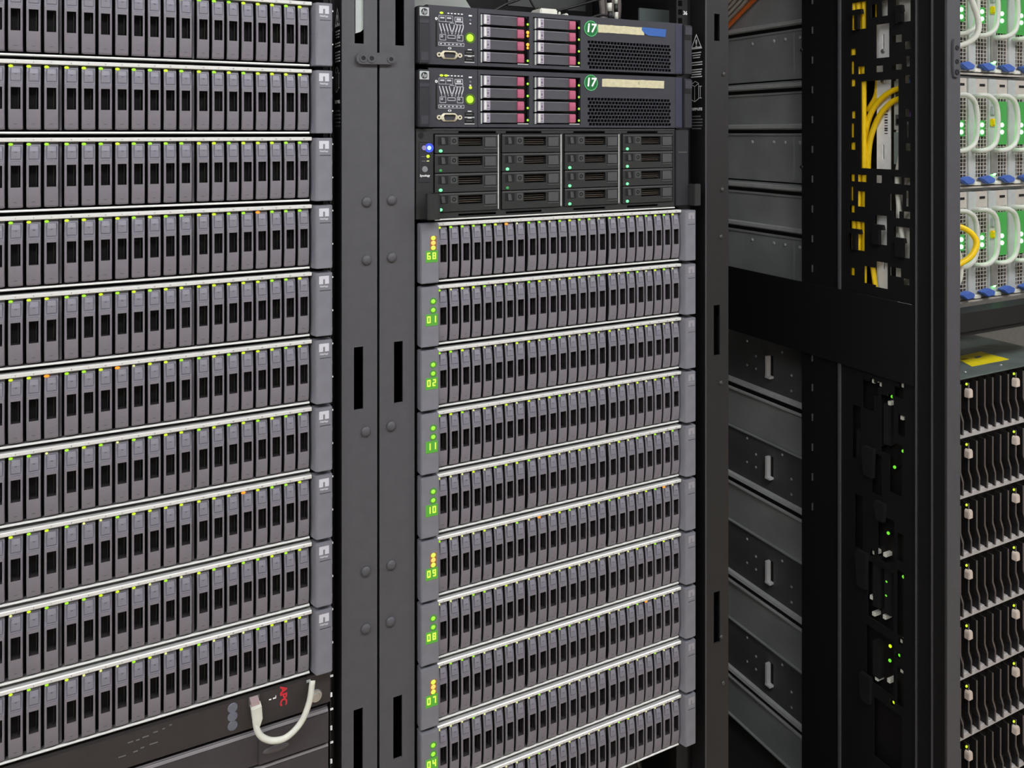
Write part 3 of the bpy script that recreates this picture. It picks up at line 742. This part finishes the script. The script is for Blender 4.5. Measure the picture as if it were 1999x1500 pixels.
for k in range(18): MB().box(XS-4, XS, 341.5, 343, 600+k*71.5-8, 600+k*71.5+9).build('slot_edge_glint', M_post, C3)  # paler bars paint the lit edges of the rail slots
MB().prism([(XS-5,259), (XS-5,264), (XS+4,264), (XS+4,259)], 1137, ZT-8, 'z').build('rail_edge', M_post, C3)
MB().prism([(XS-5,259), (XS-5,264), (XS+4,264), (XS+4,259)], ZB+60, 966, 'z').build('rail_edge', M_post, C3)
for (ya, yb) in ((24.5, 27), (60.5, 63.5)): MB().box(XS-5, XS-2.5, ya, yb, ZB+60, ZT-8).build('edge_highlight', M_post, C3)  # lighter strips paint the light caught along the upright's edges
MB().box(XS-6, XS-2, 66, 660, 966, 1136).build('cross_brace', M_blacker, C3)
for z in (1700, 1415): MB().dome((0,0,0), 4.5, 4, 'x', 10).build('bolt_head', M_blacker, C3, (XS, 377, z))
CUT = [(191,230,1732,1794),(163,177,1754,1783),(135,150,1754,1788),(79,117,1735,1790),(131,165,1663,1737),(100,125,1693,1709),(78,93,1676,1693),(219,234,1675,1690),(224,231,1632,1662),(195,213,1631,1648),(147,165,1632,1646),(100,125,1634,1646),(81,90,1639,1661),(80,93,1604,1621),(220,231,1604,1620),(108,205,1419,1614),(220,230,1531,1548),(224,231,1488,1520),(220,236,1460,1477),(78,93,1533,1549),(84,89,1489,1522),(79,92,1460,1476),(222,236,1388,1404),(190,214,1388,1404),(150,165,1388,1405),(101,126,1389,1404),(80,95,1388,1403),(226,233,1344,1376),(194,214,1332,1367),(98,129,1330,1366),(106,121,1315,1331),(84,90,1342,1375),(80,96,1316,1331),(222,237,1317,1333),(195,237,1233,1298),(137,168,1253,1317),(81,121,1232,1297),(135,166,1158,1215),(166,196,1162,1200),(222,234,1174,1191),(102,129,1189,1208),(82,96,1175,1188)]
MB().plate(64, 260, 1136, ZT-8, CUT, XS+1, XS+3, 'x').build('organiser_plate', M_blacker, C3)
for (a0, a1, s0, s1, zb, zt_, bz) in ((196,226,206,216,1732,1776,1765), (92,110,94,109,1735,1771,1756), (199,230,212,222,1234,1281,1271), (140,168,151,168,1253,1297,1286), (87,117,92,111,1233,1274,1264)):
    MB().prism([(s0,zb), (s1,zb), (s1,bz), (a1,bz), (a1-2,zt_), (a0+2,zt_), (a0,bz), (s0,bz)], XS-8, XS+1, 'x').build('cable_finger', M_blacker, C3)
LOW = [(160,200,880,945),(96,118,930,952),(92,110,850,895),(120,152,800,925),(205,228,760,880),(150,176,700,790),(100,130,720,830),(118,160,560,660),(96,112,580,640),(120,186,420,545),(96,112,420,560),(200,222,560,680),(120,190,280,400),(96,112,270,350),(100,170,120,250)]
LEDS = [(129,925),(102,816),(123,774),(139,624),(142,517),(143,486),(134,380),(110,374),(135,348),(124,264),(101,547)]
PLUGS = [(176,946),(156,944),(101,957),(104,887),(135,909),(175,565),(147,573),(182,462),(176,428),(148,436),(168,289),(104,408),(104,344),(137,303)]
MB().plate(64, 260, ZB+60, 966, LOW+[(y-6, y+6, z-7, min(z+7, 964)) for y, z in LEDS+PLUGS], XS+1, XS+3, 'x').build('organiser_plate', M_blacker, C3)
for (y0, y1, z0, z1) in ((168,196,735,800), (140,164,650,690), (186,214,480,560), (176,204,230,290)):
    MB().prism([(y0,z0), (y1-6,z0), (y1,z1-10), (y1-4,z1), (y0-3,z1)], XS-9, XS+1, 'x').build('cable_finger', M_black, C3)
# things behind the plates
V = thing('zinc_strip', 'pale vertical zinc mounting strip seen through the upper cut-outs', 'mounting strip', (1556, 148, 1140))
MB().plate(0, 35, 0, 700, [(16,20,545,578), (16,20,300,332), (15,19,55,85)], 0, 3, 'x').build('strip', mat('white_zinc', (246,250,248), .45), V)
for z in (540, 473, 246): MB().dome((0,0,0), 6, 4, 'x', 12).build('screw', M_steel, V, (0, 18, z))
b = MB().box(-.8, .2, 3, 17, 348, 450)
o = b.build('barcode_label', M_white, V)
for k, z in enumerate((356, 362, 366, 373, 379, 384, 392, 397, 405, 411)): MB().box(-1.2, -.7, 6, 14, z, z+2+(k % 3)).build('barcode_bar', M_darkline, o)
Bx = thing('patch_module', 'pale grey module with network sockets beside the thick yellow cables', 'module', (1553, 92, 1400))
MB().box(6, 24, 0, 44, -240, 390).build('case', M_beige, Bx)
fb = MB().box(2, 6, 24, 46, 105, 212).build('socket_face', M_handle, Bx, bevel=.8)
for z in (126, 178): 
    s = MB().box(1.2, 2.2, 28, 42, z-12, z+12).build('socket', M_galv_d, fb); MB().box(.8, 1.4, 31, 39, z-9, z+3).build('socket_hole', M_cavity, s)
MB().box(2, 6, 20, 46, 30, 100).build('module_cover', mat('greenish_cover', (150,166,160), .5), Bx)
for (y, z, m) in ((2, 211, M_bluelatch), (2, 141, mat('violet_boot', (110,80,150), .5)), (0, 254, M_green), (1, 285, M_steel), (1, 68, M_steel), (27, -60, M_steel), (1, -20, M_whitecab)):
    MB().box(0, 5.8, y-6, y+6, z-9, z+9).build('plug', m, Bx, bevel=1)
for k, (y, lab) in enumerate(((231, 'rearmost'), (218.5, 'middle'), (204, 'foremost'))):
    tag(MB().tube([(1541, y, 1850), (1541, y+1, 1600), (1541, y-.5, 1350), (1541, y, 1140)], 6.4 if k < 2 else 5.6, 8).build('yellow_cable', M_yellow, smooth=True), f'{lab} straight yellow cable hanging behind the narrow cut-outs', 'cable', 'straight yellow cables')
tag(MB().tube([(1552,216,1400), (1551,211,1470), (1549,203,1515), (1547,185,1552), (1546,160,1576), (1545,128,1592), (1545,86,1598)], 6.2, 10).build('yellow_cable', M_yellow, smooth=True), 'upper thick yellow cable curving across the large cut-out', 'cable')
tag(MB().tube([(1551,203,1380), (1550,200,1450), (1548,190,1495), (1546,170,1533), (1545,148,1556), (1544,122,1571), (1544,82,1577)], 6.2, 10).build('yellow_cable', M_yellow, smooth=True), 'lower thick yellow cable curving across the large cut-out', 'cable')
tag(MB().tube([(1566,188,1850), (1566,189,1640), (1566,190,1600), (1565,196,1575), (1564,216,1548)], 5.6, 10).build('yellow_cable', M_yellow, smooth=True), 'yellow cable bending back at the top of the large cut-out', 'cable')
tag(MB().tube([(1554,230,1300), (1554,219,1332), (1554,206,1352), (1554,196,1376)], 6.2, 10).build('yellow_cable', M_yellow, smooth=True), 'yellow cable slanting through the oblique cut-out below', 'cable')
tag(MB().tube([(1541,186,1250), (1541,184,1215), (1541,179,1185), (1541,172,1145)], 5.6, 10).build('yellow_cable', M_yellow, smooth=True), 'yellow cable slanting forward low behind the tongued cut-out', 'cable')
tag(MB().tube([(1544,104,1475), (1543,114,1440), (1542,120,1400), (1542,116,1340), (1542,104,1250)], 5.2, 10).build('white_cable', M_whitecab, smooth=True), 'cream white cable dropping from the pale socket module', 'cable')
tag(MB().box(1593, 1596, 150, 380, 1140, 1850).build('dark_backing', M_black), 'dark backing sheet added behind the yellow cables to blacken the gaps', 'sheet')  # black sheet added only to keep the gaps behind the cables dark
Pw = thing('power_strip', 'dark vertical power strip with green lights behind the lower plate', 'power strip', (1549, 84, -150))
MB().box(8, 30, 0, 176, 0, 1110).build('body', M_encl, Pw)
for (y, z) in LEDS:
    put('status_led', MB().ball((0,0,0), 3, 3.6, 3.6, 8, 5).mesh('status_led', G_port if z not in (380, 264) else G_yel, smooth=True), Pw, (-11, y-84, z+150))
    MB().box(-9, 8, -2.4, 2.4, -2.4, 2.4).build('light_stalk', M_encl, Pw, (0, y-84, z+150))
for (y, z) in PLUGS:
    MB().box(-13, 8, -4, 4, -4.5, 4.5).build('plug_tip', M_beige, Pw, (0, y-84, z+150), bevel=1)
for (y, z, h) in ((166,860,110), (142,860,90), (214,780,90), (170,500,110), (140,500,110), (170,330,80)):
    MB().box(-13, 8, -9, 9, -h*.5, h*.5).build('plug_block', M_cavity, Pw, (0, y-84, z+150), bevel=2)
# cables at the top of the empty cabinet
for k in range(4):
    tag(MB().tube([(1588,730+k*1,1802+k*17), (1588,700,1818+k*17), (1588,580,1892+k*17), (1588,450,1975+k*17)][:3], 5.6, 8).build('grey_cable', M_greycab, smooth=True), f'{["lowest","second","third","topmost"][k]} grey cable slanting above the orange cable', 'cable', 'slanting grey cables in the empty cabinet')
tag(MB().tube([(1584,740,1774), (1584,692,1803), (1584,640,1834), (1584,560,1880)], 6.5, 8).build('fibre_cable', M_orange, smooth=True), 'orange fibre cable slanting at the top of the empty cabinet', 'cable')

# ---------------------------------------------------------------- fourth rack
C4 = thing('server_cabinet', 'grey framed rack at the right edge holding green lit blades', 'cabinet', (0,0,0))
MB().prism([(1536,80), (1536,2), (1538,0), (1576,0), (1583,3), (1585,8), (1585,80), (1582,80), (1582,10), (1540,6), (1540,80)], ZB, ZT, 'z').build('upright', M_post, C4)
bk = MB().prism([(-9,40),(9,40),(11,30),(11,-28),(4,-40),(-8,-38),(-11,-20),(-11,30)], -5, 0, 'y').build('side_bracket', M_post, C4, (1561, 0, 1650), bevel=1.2)
for (z, r) in ((22, 5), (-6, 5), (-28, 6)): MB().ring((0, z), r, r*.5, -6.2, -4.8, 14).build('screw', M_black, bk)
MB().box(1536, 2200, 1050, 1054, ZB, ZT).build('rear_panel', M_black, C4)
MB().box(2150, 2200, 0, 80, ZB, ZT).build('upright', M_post, C4)
MB().box(1536, 2200, 0, 1050, ZB, ZB+50).build('plinth', M_black, C4)
MB().box(1536, 2200, 40, 1050, ZT, ZT+8).build('roof_panel', M_black, C4)
# side sheets seen through the empty cabinet
XP = 1606.0
def side_sheet(z0, z1, seam, light=True):
    return MB().box(XP, XP+3, 385, 860, z0, z1)
YB = 150.0
for j, (z0, z1) in enumerate(((1637, 1903), (1369, 1633), (1101, 1365))):
    lab = ['uppermost silver blade server chassis, its handles glowing green', 'middle silver blade chassis with a yellow plug at its left end', 'lowest silver blade chassis, with a yellow and a white cable loop'][j]
    t = thing('blade_chassis', lab, 'server', (1600, YB, z0))
    h = z1-z0
    MB().box(0, 480, 14, 700, 0, h).build('chassis', M_galv, t, bevel=.6)
    # folded ridges on the left flank
    for (z, m) in ((h-12, 1), (h*.5+12, 1)):
        MB().prism([(0,z+8), (-5,z+5), (-5,z-3), (0,z-6)], 240, 690, 'y').build('flank_ridge', M_galv_l, t)
        MB().box(-.8, 0, 240, 690, z-16, z-7).build('flank_shade', M_encl, t)  # flat dark strip paints the shadow under the ridge
        MB().prism([(0,z-17), (-3,z-18), (-3,z-22), (0,z-23)], 240, 690, 'y').build('flank_ridge', M_galv, t)
    MB().box(-1.2, 0, 318, 321, 6, h*.5-14).build('flank_seam', M_pale, t)
    me = MB().dome((0,0,0), 5, 3, 'x', 10).mesh('rivet', M_galv_l, smooth=True)
    for y in (300, 350, 390, 470): put('rivet', me, t, (0, y, h*.5-28))
    # front
    b = MB()
    hw = [(119, 124, z, z+5.2) for z in [9+k*8.2 for k in range(int((h-18)/8.2))]]+[(126, 131, z, z+5.2) for z in [9+k*8.2 for k in range(int((h-18)/8.2))]]
    MB().plate(114, 139, 3, h-3, hw, 0, 8, 'y').build('side_mesh', M_mesh, t); MB().box(116, 136, 8.5, 13.5, 4, h-4).build('mesh_back', M_cavity, t)
    MB().box(85, 480, -3, 12, -1.4, 2.6).build('bottom_rim', M_mesh, t)
    for k in range(4):
        x = 147+76.5*k
        m = thing_part = MB().box(0, 27, -4, 12, 6, h-6).build('blade_module', M_blade, t, (x, 0, 0), bevel=1)
        rows = int((h-60)/9.0)
        holes = [(29.5+c*11, 39.2+c*11, 24+r*9.0, 31.6+r*9.0) for r in range(rows) for c in range(4)]
        MB().plate(27, 75, 6, h-6, holes, 0, 3, 'y').build('vent_mesh', M_mesh, m); MB().box(27.5, 75, 9, 12.5, 6, h-6).build('mesh_back', M_cavity, m)
        MB().box(46, 66, -.8, -.1, h-24, h-18).build('top_slot', M_cavity, m)
        zc = h*.58
        hp = [(16,-4,zc+62), (16,-20,zc+64), (34,-30,zc+62), (58,-32,zc+44), (66,-32,zc), (58,-32,zc-44), (34,-30,zc-62), (16,-20,zc-66), (16,-4,zc-66)]
        MB().tube(hp, 6.0, 10).build('handle', M_handle, m, smooth=True)
        MB().box(*((34, 62, -3, 0, zc-32, zc+6) if k < 2 else (28, 70, -3, 0, zc-52, zc+52))).build('green_spill', glow('green_spill_glow', (60,190,70), .55), m)  # flat glow imitates the green light spilling over blade and handle
        for dz in (-5, -22): put('status_light', MB().ball((0,0,0), 5.4, 3, 5.4, 10, 6).mesh('status_light', G_blade, smooth=True), m, (49, -4.5, zc+dz))
        MB().prism([(30, 22), (62, 28), (84, 20), (80, 10), (56, 8)], -16, -2, 'y').build('blue_latch', M_bluelatch, m, bevel=2)
        MB().box(20, 44, -6, 0, 5, 14).build('latch_base', M_beige, m, bevel=1)
        if k == 1:
            MB().box(79, 101, -10, -1, 30, 96).build('port_body', M_steel, m, bevel=2); MB().box(79, 98, -12, -1, zc-8, zc+10).build('port_plug', M_yellow, m, bevel=3)
            MB().ball((92, -6, 34), 7, 4, 7, 10, 6).build('status_light', G_blade, m, smooth=True)
            MB().box(81, 96, -9, -1, zc+18, zc+40).build('port_plug', M_galv, m, bevel=2)
tag(MB().tube([(1700,146,1560), (1712,140,1556), (1722,132,1556)], 5.6, 10).build('yellow_cable', M_yellow, smooth=True), 'short yellow plug end at the middle blade chassis', 'cable')
tag(MB().tube([(1690,120,1290), (1722,100,1288), (1745,86,1272), (1752,80,1250), (1738,84,1222), (1706,100,1200), (1680,112,1192)], 6.4, 10).build('yellow_cable', M_yellow, smooth=True), 'yellow cable looping out of the lowest blade chassis', 'cable')
tag(MB().tube([(1684,118,1256), (1708,110,1248), (1728,106,1226), (1732,104,1180), (1716,108,1140), (1694,112,1104)], 6.0, 10).build('white_cable', M_whitecab, smooth=True), 'white cable hanging in front of the lowest blade chassis', 'cable')
tag(MB().tube([(1692,124,1690), (1725,100,1694), (1752,84,1712), (1760,80,1745), (1748,90,1800), (1730,100,1850)], 6.4, 10).build('white_cable', M_whitecab, smooth=True), 'cream cable curving over the uppermost blade chassis', 'cable')
tag(MB().box(1594, 2080, 78, 84, 1058, 1099).build('blank_panel', M_black), 'black blanking panel under the silver blade chassis', 'panel')
tag(MB().box(1594, 2080, 84, 120, 1046, 1099).build('shelf_flange', M_black), 'black shelf flange behind the blanking panel', 'panel')
# drive enclosures
rib = [(-2.0,0), (-2.0,-62), (7.4,-84), (7.4,-112), (10.8,-112), (10.8,-82), (1.6,-60), (1.6,0)]
b = MB().prism(rib, -9, -7.5, 'y'); b.prism(rib, -7.5, 8, 'y', 1)
ME_rib = b.mesh('drive_face', [M_rib, M_encl])
b = MB().prism([(-7,0), (-6.4,8), (-3,12), (3,12), (6.4,8), (7,0), (7,-8), (-7,-8)], -14, -2, 'y')
ME_cap = b.mesh('latch_cap', M_cap, bevel=1.2)
for j in range(8):
    zt = 957-132.6*j; h = 131.0
    lab = 'uppermost black drive enclosure, yellow label on its lid' if j == 0 else f'black drive enclosure in the right rack, {ORD[j]} from the top'
    t = thing('drive_enclosure', lab, 'drive enclosure', (1604, 75, zt-h), 'black drive enclosures in the right rack')
    MB().box(0, 476, 10, 300, .6, h-.2).build('chassis', M_encl, t)
    MB().box(60, 476, -3, 11, .6, 13).build('front_bar', M_bar, t, bevel=1)
    if j == 0:
        MB().box(0, 476, -4, 420, h, h+3).build('lid', M_plate_top, t)
        MB().prism([(224,112), (330,114), (325,41), (189,43)], h+3, h+3.6, 'z').build('lid_label', M_label_y, t)
        o = MB().prism([(262,88), (290,92), (286,82), (262,80)], h+3.5, h+3.9, 'z').build('label_symbol', M_galv_d, t)
        MB().box(218, 240, 84, 94, h+3.5, h+3.9).build('label_line', mat('label_print', (150,130,20), .6), t)
        for (x, y) in ((135, 24), (262, 22)): MB().dome((0,0,0), 4, -2, 'y', 8).build('lid_screw', M_steel, t, (x, y, h+3)).rotation_euler = (PI/2, 0, 0)
    for k in range(13):
        x = 73+28.2*k
        if k in (1, 7): 
            pass
        d = put('drive_face', ME_rib, t, (x, 0, h-8))
        if k in (1, 7, 13): put('latch_cap', ME_cap, d, (0, 0, -24)); put('status_led', led(G_yel, 3.2, 3.0, 2), d, (-7, -8, -2))
# right side flanks seen through the empty cabinet: rails and slotted plates
for k, zr in enumerate((793, 524, 245, -28)):
    t = thing('slide_rail', f'galvanised slide rail with a slotted bracket plate, {["topmost","second","third","lowest"][k]} in the empty cabinet', 'rail', (1600, 380, zr), 'slide rails in the empty cabinet')
    MB().box(2, 4, -60, 480, -130, 0).build('plain_plate', M_galv, t)
    MB().box(2, 4, -60, 480, 0, 148).build('slotted_plate', M_galv_d, t)  # darker steel than the plain plate: its weaker light is painted in
    MB().prism([(2,15), (-5,11), (-7,3), (2,-2)], -60, 480, 'y').build('rail_fold', M_galv_l, t)
    MB().box(1, 2.2, -60, 480, -13, -3).build('rail_groove', M_encl, t)
    MB().prism([(2,-13), (-4,-15), (-4,-19), (2,-21)], -60, 480, 'y').build('rail_lip', M_galv_l, t)
    MB().prism([(2,-122), (-3,-124), (-3,-127), (2,-128)], -60, 480, 'y').build('plate_edge', M_galv, t)
    b = MB().box(-12, 1.8, 172, 180, 56, 110); b.box(-13, 1.8, 162, 180, 51, 57)
    b.build('bracket_hook', M_white, t, bevel=.6)
    MB().box(.6, 2, 164, 176, 58, 110).build('hook_slot', M_cavity, t)
    me = MB().dome((0,0,0), 3.6, 2.6, 'x', 8).mesh('rivet', M_pale, smooth=True)
    for (y, z) in ((262,62), (228,95), (228,60), (262,128), (132,128), (100,76), (100,36)): put('rivet', me, t, (2, y, z))
